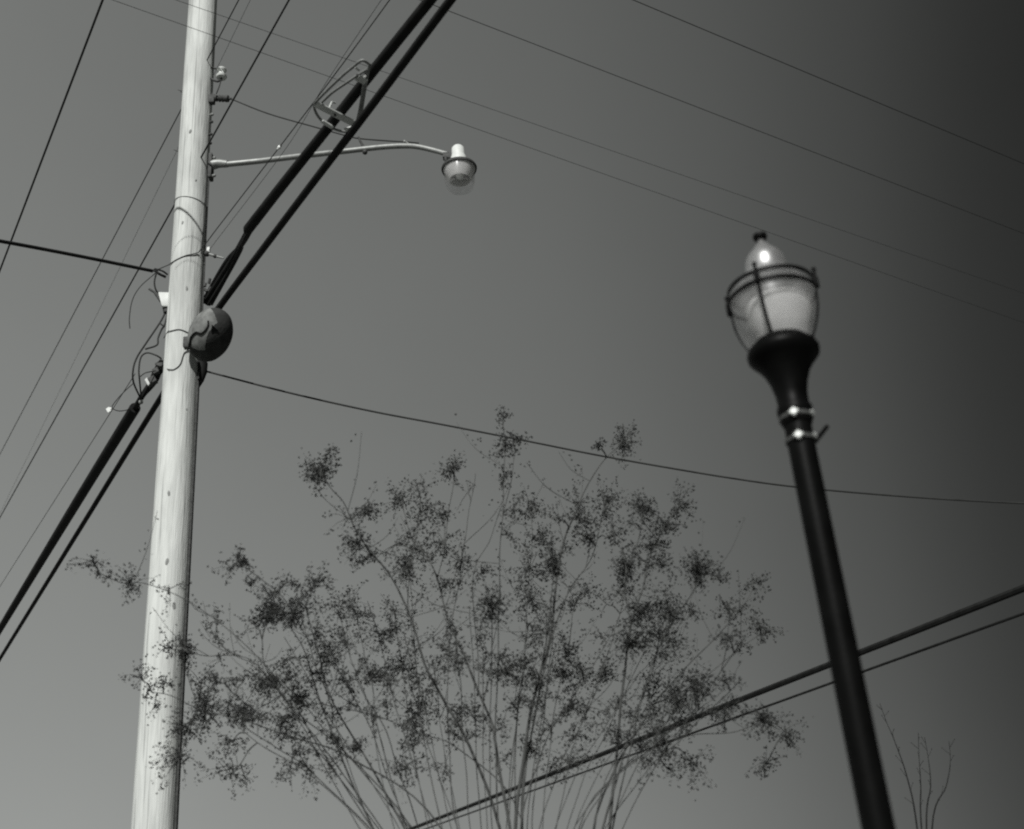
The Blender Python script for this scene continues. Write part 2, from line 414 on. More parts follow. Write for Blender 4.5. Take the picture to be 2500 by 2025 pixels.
# ------------------------------------------------------------------ street light on its arm
LY = 8.75
base = at_y(522, 402, PY - 0.04)
sl = thing('street_light', 'pale bucket street light on a long arm from the wooden pole', 'street light', base)
arm_px = [(520, 404, PY - .05), (560, 401, PY - .08), (640, 393, 9.2), (740, 381, 9.1), (840, 370, 9.0), (930, 360, 8.93), (985, 357, 8.88), (1020, 359, 8.84), (1060, 368, 8.8), (1092, 377, 8.76)]
apts = spline([at_y(*a) for a in arm_px], 6)
MB().tube(apts, [0.030 - 0.006 * i / len(apts) for i in range(len(apts))], 14).build('arm', GALV, sl)
MB().tube(spline([at_y(519, 403, PY - .05), at_y(535, 400, PY - .06), at_y(556, 401, PY - .08)], 5), [.052, .05, .05, .048, .046, .045, .043, .041, .039, .037, .034], 14).build('arm_socket', GALV, sl)
b1, b2 = at_y(512, 380, PY - .05), at_y(512, 438, PY - .05)
MB().box((b1 + b2) / 2 + Vector((0.014, 0, 0)), (0.016, 0, 0), (0, 0.05, 0), (0, 0, (b1 - b2).length / 2)).build('mounting_plate', DARKST, sl)
for py in (388, 431):
    p = at_y(519, py, PY - .06); MB().tube([p - Vector((.03, 0, 0)), p + Vector((.02, -.01, 0))], 0.014, 8).ball(p + Vector((.02, -.01, 0)), .018, 8, 6).build('bolt', GALV, sl)
lx = at_y(1121, 412, LY); L0 = Vector((lx.x, LY, 0))
hr = height_on(L0.x, LY, 412)                     # height of the rim
def lz(prof): return [(r, hr + z) for r, z in prof]
o_ = (L0.x, LY, 0)
MB().lathe(lz([(0.002, 0.262), (0.030, 0.262), (0.048, 0.252), (0.060, 0.235), (0.064, 0.16), (0.070, 0.135)]), 32, o_).build('photocell_cap', PAINT, sl)
MB().lathe(lz([(0.070, 0.137), (0.076, 0.12), (0.080, 0.06), (0.090, 0.035), (0.14, 0.018), (0.158, 0.012)]), 40, o_).build('housing', PAINT, sl)
MB().lathe(lz([(0.150, 0.014), (0.164, 0.012), (0.169, 0.0), (0.166, -0.014), (0.156, -0.016), (0.150, -0.004)]), 48, o_, closed=True).build('rim', DARKST, sl)
MB().lathe(lz([(0.153, -0.008), (0.146, -0.03), (0.128, -0.09), (0.104, -0.135), (0.098, -0.135), (0.12, -0.09), (0.136, -0.03), (0.145, -0.008)]), 48, o_, closed=True).build('reflector', REFL, sl)
MB().lathe(lz([(0.151, -0.012), (0.150, -0.06), (0.141, -0.15), (0.128, -0.215), (0.123, -0.218), (0.137, -0.15), (0.1465, -0.06), (0.1475, -0.012)]), 48, o_, closed=True).build('clear_skirt', SKIRT, sl)
MB().tube([Vector((L0.x, LY, hr + .01)), Vector((L0.x, LY, hr - .12))], [0.03, 0.022], 14).build('lamp_socket', DARKST, sl)
MB().ball((L0.x, LY, hr - .07), 0.04, 16, 10, (1, 1, 1.5)).build('bulb', PORC, sl)
kp = at_y(1094, 383, 8.76)
MB().box(kp, (0.045, 0, -.01), (0, 0.03, 0), (0.006, 0, 0.03)).build('knuckle', DARKST, sl)
for x, y in ((1088, 387), (1102, 390)):
    p = at_y(x, y, 8.73); MB().tube([p + Vector((0, 0, .02)), p - Vector((0, 0, .03))], 0.013, 8).build('bolt', DARKST, sl)
# wire stand-offs on the arm
c1 = [at_y(*q) for q in ((875, 335, 8.97), (880, 346, 8.97), (888, 360, 8.97), (891, 372, 8.95))]
MB().tube(c1, [.010, .012, .014, .016], 8).ball(c1[3], .026, 10, 8).ball(c1[2], .019, 10, 8).build('wire_clamp', DARKST, sl)
c2 = [at_y(*q) for q in ((988, 346, 8.88), (995, 349, 8.88), (998, 357, 8.88))]
MB().tube(c2, .010, 8).ball(c2[0], .016, 10, 8).build('wire_clamp', GALV, sl)

# ------------------------------------------------------------------ insulators on the pole
sp = at_y(541, 180, PY - .06)
ins = thing('spool_insulator', 'white porcelain spool insulator at the top right of the pole', 'insulator', sp)
MB().lathe([(0.012, .062), (.044, .060), (.052, .046), (.046, .030), (.030, .016), (.030, -.006), (.048, -.022), (.058, -.040), (.050, -.058), (.012, -.062)], 28, sp).build('spool', PORC, ins)
MB().tube(spline([at_y(512, 166, PY - .05), at_y(530, 168, PY - .06), sp + Vector((0, 0, .075))], 5), .010, 8).build('clevis', DARKST, ins)
MB().tube(spline([at_y(511, 191, PY - .05), at_y(530, 199, PY - .06), sp - Vector((0, 0, .075))], 5), .013, 8).build('clevis', DARKST, ins)
MB().tube([sp + Vector((0, 0, .085)), sp - Vector((0, 0, .095))], .010, 8).build('bolt', DARKST, ins)
si = at_y(541, 241, PY - .06)
dire = (at_y(560, 241, PY - .07) - at_y(520, 240, PY - .05)).normalized()
si0 = thing('strain_insulator', 'dark ribbed dead-end insulator below the white spool', 'insulator', si)
pr = MB(); pts = []; rd = []
for i, (t_, r_) in enumerate(((-.10, .012), (-.088, .032), (-.05, .034), (-.044, .014), (-.03, .014), (-.024, .038), (0.0, .030), (.012, .038), (.036, .031), (.05, .038), (.075, .036), (.088, .014), (.11, .012))):
    pts.append(si + dire * t_); rd.append(r_)
MB().tube(pts, rd, 16).build('insulator_body', DARKST, si0)
MB().box(at_y(517, 244, PY - .05), (.03, 0, 0), (0, .03, 0), (0, 0, .05)).tube([at_y(516, 229, PY - .05), at_y(532, 236, PY - .06)], .010, 8).build('bracket', DARKST, si0)
sb = at_y(492, 628, PY - .08)
st_ = thing('wire_standoff', 'small pale bracket on the pole above the dark cable bundle', 'bracket', at_y(508, 620, PY))
MB().tube([at_y(500, 618, PY), at_y(522, 625, PY), at_y(546, 631, PY)], [.016, .013, .008], 8).build('stem', GALV, st_)
MB().box(at_y(509, 611, PY), (.014, 0, 0), (0, .014, 0), (0, 0, .03)).build('lug', PLASTIC, st_)
MB().ball(at_y(505, 620, PY), .03, 10, 8).build('clamp', DARKST, st_)
MB().ball(at_y(525, 626, PY), .02, 10, 8).build('clamp', DARKST, st_)

# ------------------------------------------------------------------ wires
WG = 'overhead lines strung along the street'
def line(name, label, cat, pts, r, m=WIRE, group=WG, seg=8):
    o = MB().tube(pts, r, seg).build(name, m)
    return tag(o, label, cat, group)
def ext(p, q, x):                                    # continue the pixel line p-q to column x
    t = (x - p[0]) / (q[0] - p[0]); return (x, p[1] + (q[1] - p[1]) * t)
def exty(p, q, y):
    t = (y - p[1]) / (q[1] - p[1]); return (p[0] + (q[0] - p[0]) * t, y)
def level(p, q, h, xa=None, xb=None, ya=None, s=0.0):
    a = exty(p, q, ya) if ya is not None else ext(p, q, xa); b = ext(p, q, xb)
    A, B = at_h(a[0], a[1], h), at_h(b[0], b[1], h)
    return sag(A, B, s)

line('power_line', 'lone black wire crossing the top left corner of the sky', 'wire', level((187, 168), (38, 560), 9.8, ya=-120, xb=-160), 0.0105, WIRE)
hC = at_y(468, 435, PY + .2).z
line('power_line', 'straight black wire passing behind the wooden pole above the street light arm', 'wire', level((612, 168), (30, 1210), hC, ya=-120, xb=-120), 0.0085, WIRE)
hB = at_y(480, 200, PY + .2).z
line('power_line', 'thin wire left of the pole running down from near its top', 'wire', level((440, 272), (30, 1052), hB, ya=-60, xb=-120), 0.0058, THINW)
line('power_line', 'faintest hair-thin wire between the two wires left of the pole', 'wire', level((430, 372), (36, 1180), hB + .6, ya=-60, xb=-120), 0.0022, THINW)
hE = at_y(440, 830, PY + .2).z
line('power_line', 'faint thin wire left of the thick cables, below the white tag', 'wire', level((262, 1020), (30, 1385), 7.4, xa=330, xb=-120), 0.0038, THINW)
# wire wrapped over the pole front and rising to the right past the arm
p1 = [at_y(372, 664, PY - .10)] + hug([(412, 647), (430, 635), (452, 625), (470, 621), (484, 617)], .006) + [at_y(501, 597, PY - .17)]
tail = at_y(524, 566, PY - .25); far = at_h(682, 360, at_y(524, 566, PY - .2).z + .25)
far2 = at_h(828, 168, far.z + .2); far3 = at_h(1010, -80, far2.z + .2)
line('telephone_wire', 'thin wire crossing the pole front and rising right under the lamp arm', 'wire', p1 + spline([tail, far, far2, far3], 10), 0.0048, WIRE)
line('telephone_wire', 'fainter twin wire just right of the thin rising wire', 'wire', spline([at_y(510, 612, PY - .1), at_h(700, 360, far.z + .3), at_h(800, 196, far.z + .4), at_h(985, -80, far.z + .5)], 10), 0.0022, THINW)
sq = at_h(682, 360, far.z)
tag(MB().ball(sq, .016, 12, 8, (1, 1, 1.3)).tube([sq - Vector((.02, 0, .02)), sq + Vector((.02, 0, .02))], .008, 8).build('wire_marker', PORC), 'tiny white clip on the thin rising wire by the lamp arm', 'clip')
# lamp feed wire
line('feed_wire', 'dark wire from the dead-end insulator sloping out to the lamp arm', 'wire',
     spline([si + dire * .1, at_y(655, 278, 9.15), at_y(770, 311, 9.05), at_y(850, 333, 9.0), at_y(880, 339, 8.97), at_y(940, 344, 8.92), at_y(990, 347, 8.88), at_y(1022, 350, 8.86)], 8), 0.0072, WIRE, None)
line('jumper_wire', 'short curved jumper hanging between spool and dead-end insulators', 'wire', spline([sp - Vector((0, 0, .08)), at_y(535, 212, PY - .08), at_y(528, 230, PY - .06)], 6), .006, WIRE, None)
# thick horizontal span to the left
hl = [at_y(372, 662, PY - .05), at_y(210, 629, PY - .55), at_y(38, 596, PY - 1.05), at_y(-160, 561, PY - 1.6)]
line('drop_cable', 'thick dark cable reaching the pole from the left edge', 'cable', spline(hl, 12), 0.0175, CABLE, None)
# service drop to the right
sd_px = [(488, 903, PY + .1), (700, 958, 9.45), (900, 1003, 9.6), (1090, 1039, 9.75), (1280, 1076, 9.9), (1450, 1110, 10.0), (1600, 1137, 10.1), (1780, 1167, 10.2), (1950, 1190, 10.3), (2200, 1212, 10.5), (2470, 1228, 10.7), (2750, 1236, 10.9)]
line('service_drop', 'single black wire sagging from the pole across above the tree', 'wire', spline([at_y(*p) for p in sd_px], 6), 0.0095, WIRE, None)
# four conductors of the cross street
CG = 'thin lines crossing the upper right sky'
for (p, q, h, r, lab) in (((1480, 176), (2462, 556), 10.2, .0052, 'thin wire second from the top right corner, passing above the lantern'),
                          ((1965, 176), (2466, 386), 10.2, .0062, 'thin wire nearest the top right corner of the sky'),
                          ((1050, 215), (2452, 700), 9.6, .0045, 'faint wire passing just above the lantern finial'),
                          ((960, 243), (2462, 775), 9.6, .0050, 'faint wire passing behind the lantern finial')):
    line('cross_street_wire', lab, 'wire', level(p, q, h, xa=p[0] - 900, xb=2800, s=0), r * (.72 if p[0] > 1400 else .50), THINW, CG)
# two heavy cables lower right
line('heavy_cable', 'thicker of two black cables rising to the right behind the lamp post', 'cable', level((2470, 1447), (1600, 1788), 5.6, xa=2850, xb=500, s=.03), .052, CABLE, 'cables behind the lamp post')
line('heavy_cable', 'thinner lower cable of the pair behind the lamp post', 'cable', level((2470, 1508), (1590, 1824), 5.6, xa=2850, xb=500, s=.03), .022, CABLE, 'cables behind the lamp post')

# main trunk cables running along the street, fixed behind the pole
hb1 = at_y(452, 838, PY + .24).z
def trunkpx(pl, h): return [at_h(x, y, h) if k == 'h' else at_y(x, y, k) for x, y, k in pl]
left = [at_h(-260, 1966, hb1 + .05), at_h(-100, 1702, hb1), at_h(30, 1487, hb1 - .04), at_h(170, 1256, hb1 - .06), at_h(262, 1106, hb1 - .05), at_h(330, 996, hb1 - .03), at_h(352, 960, hb1 - .02), at_y(395, 900, PY + .35)]
bundle = thing('trunk_cable', 'bulky black cable bundle passing behind the pole beside the dome', 'cable', at_y(452, 838, PY + .3), 'trunk cables along the street')
lp = spline(left, 10)
MB().tube(lp[:51], [.058 - .0005 * max(0, 30 - i) for i in range(51)], 12).build('left_sheath', CABLE, bundle)
MB().tube(lp[46:], [.030] * (len(lp) - 46), 10).build('left_core', CABLE, bundle)
sl_p = spline([at_y(394, 880, PY + .15), at_y(384, 908, PY + .15), at_y(372, 935, PY + .2), at_y(346, 973, PY + .35)], 6)
MB().tube(sl_p, [.018 + .026 * math.sin(math.pi * min(1, i / (len(sl_p) - 1) * 1.1)) ** 1 for i in range(len(sl_p))], 12).build('splice_sleeve', CABLE, bundle)
for (x, y, s) in ((381, 907, .024), (373, 930, .030), (366, 938, .022), (390, 893, .028)):
    MB().box(at_y(x, y, PY + .1), (s, 0, s * .5), (0, s, 0), (-s * .5, 0, s)).build('cable_clamp', DARKST, bundle)
MB().box(at_y(361, 933, PY + .08), (.010, 0, .012), (0, .01, 0), (-.02, 0, .035)).build('bond_tab', GALV, bundle)
MB().ball(at_y(344, 982, PY + .25), .022, 10, 8).build('tie', GALV, bundle)
hb2 = at_y(590, 580, 8.4).z
rt = [at_h(606, 560, hb2), at_h(690, 452, hb2 - .04), at_h(790, 326, hb2 - .03), at_h(893, 196, hb2), at_h(1010, 50, hb2 + .05), at_h(1110, -75, hb2 + .1), at_h(1230, -230, hb2 + .2)]
rp_ = spline(rt, 10)
MB().tube(rp_, [.0455 - .006 * min(1, i / 20) for i in range(len(rp_))], 14).build('right_sheath', CABLE, bundle)
p0 = at_h(606, 560, hb2)
for i, (mx, my, ex, ey, r_, oy) in enumerate(((556, 650, 500, 738, .027, .0), (560, 655, 506, 742, .025, .03), (566, 650, 510, 744, .020, -.03), (584, 620, 516, 744, .016, -.05), (552, 640, 502, 726, .022, .04), (574, 640, 520, 735, .015, .01))):
    q0 = rp_[2] + Vector((random.uniform(-.016, .016), random.uniform(-.02, .02), random.uniform(-.016, .016)))
    MB().tube(spline([q0, at_y(588 + i, 596, 8.62 + oy), at_y(mx, my, 8.95 + oy), at_y(ex, ey, PY + .08 + oy)], 8), r_, 8).build('strand', CABLE, bundle)
for i in range(9):
    c = rp_[1 + i // 3] + Vector((random.uniform(-.02, .02), random.uniform(-.03, .03), random.uniform(-.03, .01)))
MB().tube([rp_[0] + (rp_[0] - rp_[3]) * .18, rp_[0], rp_[2], rp_[4]], [.030, .040, .046, .044], 14).build('sleeve', CABLE, bundle)
for k, (x, y) in enumerate(((500, 700), (510, 693), (505, 712), (515, 702))):
    p = at_y(x, y, PY - .02); MB().tube([p, p + Vector((random.uniform(-.03, .03), random.uniform(-.03, .03), random.uniform(-.05, .05)))], .014, 7).build('cable_clamp', DARKST, bundle)
hb3 = at_y(470, 850, PY + .42).z
second = [at_h(-250, 2016, hb3), at_h(-100, 1771, hb3 - .03), at_h(30, 1560, hb3 - .05), at_h(200, 1284, hb3 - .06), at_h(330, 1072, hb3 - .03), at_h(395, 967, hb3), at_y(466, 852, PY + .42), at_h(540, 744, hb3), at_h(640, 611, hb3 + .01), at_h(760, 452, hb3 + .02), at_h(870, 308, hb3 + .03), at_h(975, 168, hb3 + .05), at_h(1090, 14, hb3 + .1), at_h(1200, -130, hb3 + .15)]
line('trunk_cable', 'plain black cable running parallel right of the bulky bundle', 'cable', spline(second, 8), .0305, CABLE, 'trunk cables along the street', 12)

# ------------------------------------------------------------------ slack-storage frame on the cable
hs = hb2 - .01
def S(x, y, dz=0): return at_h(x, y, hs + dz)
sn = thing('cable_storage_frame', 'teardrop metal cable storage frame hung on the thick cable', 'frame', S(830, 280))
outer = [(903, 158), (898, 180), (890, 228), (880, 285), (868, 312), (848, 322), (820, 317), (795, 303), (775, 282), (767, 258), (780, 240), (812, 208), (842, 180), (862, 164), (884, 148), (903, 158)]
op = spline([S(x, y, -.05) for x, y in outer], 6)
MB().tube(op, .0105, 10, False).build('outer_rim', FRAME, sn)
inner = [(897, 170), (880, 180), (850, 200), (812, 226), (786, 250)]
MB().tube(spline([S(x, y, -.05) for x, y in inner], 6), .010, 10).build('side_rail', FRAME, sn)
MB().tube(spline([S(x, y, -.05) for x, y in ((891, 186), (886, 225), (876, 280), (866, 308))], 6), .012, 10).build('side_rail', FRAME, sn)
def bar(a, b, name, w_=.030, m_=FRAME):
    A, B = S(*a, -.062), S(*b, -.062); d = (B - A); t = d.normalized(); s_ = t.cross(Vector((0, 0, 1))).normalized()
    MB().box((A + B) / 2, d / 2, s_ * w_, Vector((0, 0, .006))).build(name, m_, sn)
bar((772, 255), (868, 304), 'cross_bar', .030, ALU)
bar((872, 190), (894, 200), 'cross_bar', .030, ALU)
bar((786, 296), (812, 312), 'cross_bar', .016, PAINT)
bar((842, 318), (862, 311), 'cross_bar', .016, PAINT)
MB().tube([S(802, 268, -.05), S(810, 250, .02), S(818, 252, .04)], .008, 8).build('hanger_hook', ALU, sn)
MB().tube([S(818, 282, -.08), S(818, 282, .02)], .010, 8).build('bolt', DARKST, sn)
MB().tube([S(866, 164, -.02), S(876, 172, .03)], .009, 8).build('hanger_hook', ALU, sn)

# ------------------------------------------------------------------ box, loops and tag on the left of the pole
jb = at_y(406, 737, PY - .02)
jx = thing('junction_box', 'small white box on the left side of the pole', 'junction box', jb)
MB().box(jb, (.050, .01, 0), (-.008, .05, 0), (-.022, 0, .080)).build('box_body', PLASTIC, jx)
MB().tube([at_y(406, 753, PY - .02), at_y(407, 764, PY - .02)], [.036, .030], 14).build('cable_gland', DARKST, jx)
MB().tube([at_y(364, 706, PY - .03), at_y(377, 714, PY - .03), at_y(393, 737, PY - .02)], [.011, .012, .012], 8).build('strut', DARKST, jx)
LG = 'loose cable loops on the pole'
def loop(label, pl, r, m=WIRE):
    pts = [at_y(x, y, y0) for x, y, y0 in pl if y0 is not None]
    h_ = [(x, y) for x, y, y0 in pl if y0 is None]
    if h_: pts += hug(h_, .006)
    tag(MB().tube(spline(pts, 8), r, 7).build('cable_loop', m), label, 'cable', LG)
Y0 = PY - .02
loop('dark cable loop curling above the white box', [(384, 660, Y0), (377, 688, Y0 - .05), (381, 709, Y0 - .04), (392, 719, Y0), (404, 716, Y0)], .0082)
loop('large faint wire loop hanging left of the white box', [(380, 667, Y0), (342, 701, Y0 - .1), (323, 734, Y0 - .12), (316, 776, Y0 - .1), (317, 803, Y0 - .05)], .0042, THINW)
loop('long dark cable bowing out left from white box down to the splice', [(404, 763, Y0), (390, 789, Y0), (355, 841, Y0), (334, 874, Y0), (325, 903, Y0 - .02), (326, 934, Y0 + .05), (344, 975, Y0 + .3)], .0085)
loop('crooked cable dropping from the white box close to the pole', [(409, 765, Y0), (402, 793, Y0 - .03), (394, 806, Y0), (386, 826, Y0), (383, 843, Y0 - .03), (355, 853, Y0)], .0085)
loop('short cable link between the two cables under the white box', [(390, 789, Y0), (397, 795, Y0 - .02), (402, 798, Y0)], .0075)
loop('arched inner cable loop over the black splice', [(394, 876, Y0 + .05), (381, 868, Y0), (359, 862, Y0), (344, 873, Y0), (339, 903, Y0), (341, 931, Y0 + .05), (345, 974, Y0 + .3)], .0078)
loop('thin wire joining the arched loop to the black splice', [(340, 922, Y0), (355, 911, Y0), (380, 906, Y0 + .08)], .0050)
loop('thin curled wire ending at the white tag', [(326, 936, Y0), (300, 960, Y0), (277, 987, Y0 - .02), (275, 998, Y0 - .04), (294, 1004, Y0), (324, 998, Y0 + .2)], .0042, THINW)
loop('black twin stub of cable where the left span meets the pole', [(376, 660, Y0), (390, 670, Y0 - .02), (405, 677, Y0)], .013, CABLE)
loop('kinked cable end beside the left span clamp', [(378, 657, Y0), (396, 662, Y0 - .05), (409, 671, Y0)], .009, CABLE)
loop('painted-in loop shadow arcing across the pole front beside the dome', [(400, 826, Y0), (410, 810, None), (438, 805, None), (463, 814, None)], .0040, WIRE)  # a loop's cast shadow on the pole, put in as a thin dark tube
loop('thin dark loop lying on the pole front below the dome', [(398, 898, Y0), (410, 902, None), (425, 902, None), (440, 889, None), (450, 862, None), (468, 855, None)], .0038, WIRE)  # thin dark tube along the pole surface
loop('wire running down right pole edge under the wrapped band', [(503, 497, None), (500, 530, None), (494, 580, None), (491, 620, None)], .0045, WIRE)
tg_p = at_y(265, 1001, Y0)
tgo = MB().box(tg_p, (.014, 0, .009), (0, .004, 0), (-.011, 0, .020)).box(tg_p + Vector((.016, 0, .012)), (.010, 0, 0), (0, .0045, 0), (0, 0, .008)).build('cable_tag', PORC)
tag(tgo, 'tiny white tag hanging on a thin wire left of the pole', 'tag')

# ------------------------------------------------------------------ lantern lamp post
QY = 3.9
q = at_y(1979, 1197, QY); QX = q.x
lamp = thing('lamp_post', 'black lamp post with an acorn lantern, leaning in from the right', 'lamp post', (QX, QY, 0))
hh = lambda py: height_on(QX, QY, py)
h_col, h_cup, h_ring, h_fin = hh(1016), hh(868), hh(726), hh(578)
QO = (QX, QY, 0)
pr_ = 0.0505
prof = [(0.20, 0.0), (0.20, 0.06), (0.17, 0.09), (0.165, 0.30), (0.14, 0.34), (0.095, 0.62), (0.075, 0.70), (0.070, 0.74), (pr_ + .006, 0.78), (pr_ + .004, 0.9)]
prof += [(pr_ + .004 - .004 * i / 10, .9 + (h_col - .93) * i / 10) for i in range(1, 11)]
MB().lathe(prof, 40, QO).build('post', BLACK, lamp)
# fitter: collar, flared neck and cup
hc = h_cup - h_col
MB().lathe([(.050, h_col - .04), (.056, h_col - .036), (.060, h_col - .02), (.066, h_col + .01), (.066, h_col + .03), (.058, h_col + .045), (.060, h_col + hc * .35), (.071, h_col + hc * .55), (.088, h_col + hc * .72), (.108, h_col + hc * .84), (.122, h_col + hc * .90), (.136, h_col + hc * .97), (.138, h_cup + .012), (.130, h_cup + .03), (.112, h_cup + .04), (.104, h_cup + .055), (.100, h_cup + .06), (.02, h_cup + .055)], 48, QO).build('fitter_cup', BLACK, lamp)
# glass acorn: body, roof, inner refractor
hg = h_ring - h_cup
gp = [(.100, .05), (.106, .058), (.125, hg * .26), (.141, hg * .40), (.152, hg * .54), (.159, hg * .68), (.162, hg * .82), (.162, hg * .97)]
outp = [(r, h_cup + z) for r, z in gp]; MB().lathe(outp + [(r - .004, z) for r, z in reversed(outp)], 56, QO, closed=True).build('globe', GLOBE, lamp)
hd = h_fin - h_ring
dp = [(.162, .012), (.153, hd * .10), (.140, hd * .16), (.118, hd * .22), (.100, hd * .29), (.088, hd * .37), (.083, hd * .46), (.080, hd * .55), (.073, hd * .63), (.058, hd * .71), (.037, hd * .79), (.018, hd * .88), (.010, hd * .96)]
outp = [(r, h_ring + z) for r, z in dp]; MB().lathe(outp + [(max(.004, r - .004), z) for r, z in reversed(outp)], 56, QO, closed=True).build('roof_dome', DOME, lamp)
side_v = Vector((cr.x, cr.y, 0)).normalized() * .016
MB().lathe([(.088, h_cup + .05), (.094, h_cup + .08), (.124, h_cup + hg * .70), (.128, h_cup + hg * .84), (.122, h_cup + hg * .87), (.03, h_cup + hg * .88), (.002, h_cup + hg * .89)], 40, Vector(QO) + side_v).build('inner_refractor', INNER, lamp)
MB().lathe([(.002, h_fin - .012), (.026, h_fin - .012), (.029, h_fin - .004), (.028, h_fin + .006), (.012, h_fin + .009), (.005, h_fin + .014), (.002, h_fin + .016)], 28, QO).build('finial', BLACK, lamp)
for dz, rr_ in ((-.010, .167), (.036, .163)):
    MB().lathe([(rr_, h_ring + dz - .008), (rr_ + .006, h_ring + dz - .007), (rr_ + .007, h_ring + dz + .007), (rr_, h_ring + dz + .008)], 64, QO, closed=True).build('cage_ring', BLACK, lamp)
view_a = math.atan2(-QY, -QX)                         # direction from the lamp to the camera
for k in range(4):
    a = view_a + R(-13) + k * math.pi / 2
    e = Vector((math.cos(a), math.sin(a), 0)); c = Vector(QO)
    rp2 = [(.133, h_cup + .010), (.124, h_cup + .04), (.135, h_cup + hg * .26), (.150, h_cup + hg * .40), (.161, h_cup + hg * .54), (.168, h_cup + hg * .68), (.172, h_cup + hg * .86), (.174, h_ring - .01), (.175, h_ring + .045)]
    t_ = e.cross(Vector((0, 0, 1)))
    rb = MB(); sp_ = spline([c + e * r + Vector((0, 0, z)) for r, z in rp2], 5); vs = []
    for p in sp_:
        for sx, sr in ((-1, -1), (1, -1), (1, 1), (-1, 1)): vs.append(p + t_ * sx * .0065 + e * sr * .0028)
    nn = len(sp_); fs = [(i * 4 + j, i * 4 + (j + 1) % 4, i * 4 + 4 + (j + 1) % 4, i * 4 + 4 + j) for i in range(nn - 1) for j in range(4)] + [(3, 2, 1, 0), (nn * 4 - 4, nn * 4 - 3, nn * 4 - 2, nn * 4 - 1)]
    rib = rb.add(vs, fs).build('cage_rib', BLACK, lamp)
    p = c + e * .179 + Vector((0, 0, h_ring))
    MB().box(p + Vector((0, 0, .004)), t_ * .010, e * .008, Vector((0, 0, .026))).build('clip', BLACK, rib)
    MB().tube([p + Vector((0, 0, .035)), p + Vector((0, 0, .058))], [.006, .008], 8).ball(p + Vector((0, 0, .06)), .010, 8, 6).build('thumb_screw', BLACK, rib)
# two banding straps, sun glints put in as pale diamond buckles, and the stub of a banner arm
br = thing('banner_bracket', 'stub banner bracket strapped to the lamp post by two steel bands', 'bracket', Vector(QO) + Vector((0, 0, hh(1060))))
for py in (1022, 1076):
    hz = hh(py); rr_ = pr_ + (.0105 if py == 1022 else .003)
    bandm = MB().lathe([(rr_, hz - .008), (rr_ + .0028, hz - .007), (rr_ + .0028, hz + .007), (rr_, hz + .008)], 48, QO, closed=True).build('steel_band', BANDM, br)
    for da, s in ((R(-3), 1.0), (R(66), .62)):
        a = view_a + da; e = Vector((math.cos(a), math.sin(a), 0)); t_ = e.cross(Vector((0, 0, 1)))
        b_ = MB(); c = Vector(QO) + e * (rr_ + .003) + Vector((0, 0, hz)); vs = []
        for f_, d_ in ((.7, .012), (1.0, .008), (1.0, -.003)):
            for j in range(4):
                an = math.pi / 2 * j; vs.append(c + t_ * math.cos(an) * .022 * s * f_ + Vector((0, 0, math.sin(an) * .019 * s * f_)) + e * d_ * s)
        fs = [(0, 1, 2, 3)] + [(o2 + j, o2 + 4 + j, o2 + 4 + (j + 1) % 4, o2 + (j + 1) % 4) for o2 in (0, 4) for j in range(4)]
        b_.add(vs, fs).build('glint_buckle', GLINT, bandm)
r0_, r1_ = at_y(1991, 1078, QY - .02), at_y(2019, 1042, QY + .05)
MB().tube([r0_, r1_], .0085, 12).build('arm_stub', BLACK, br)
MB().tube([at_y(1984, 1074, QY), at_y(1993, 1076, QY - .02)], .011, 10).build('arm_socket', GALV, br)

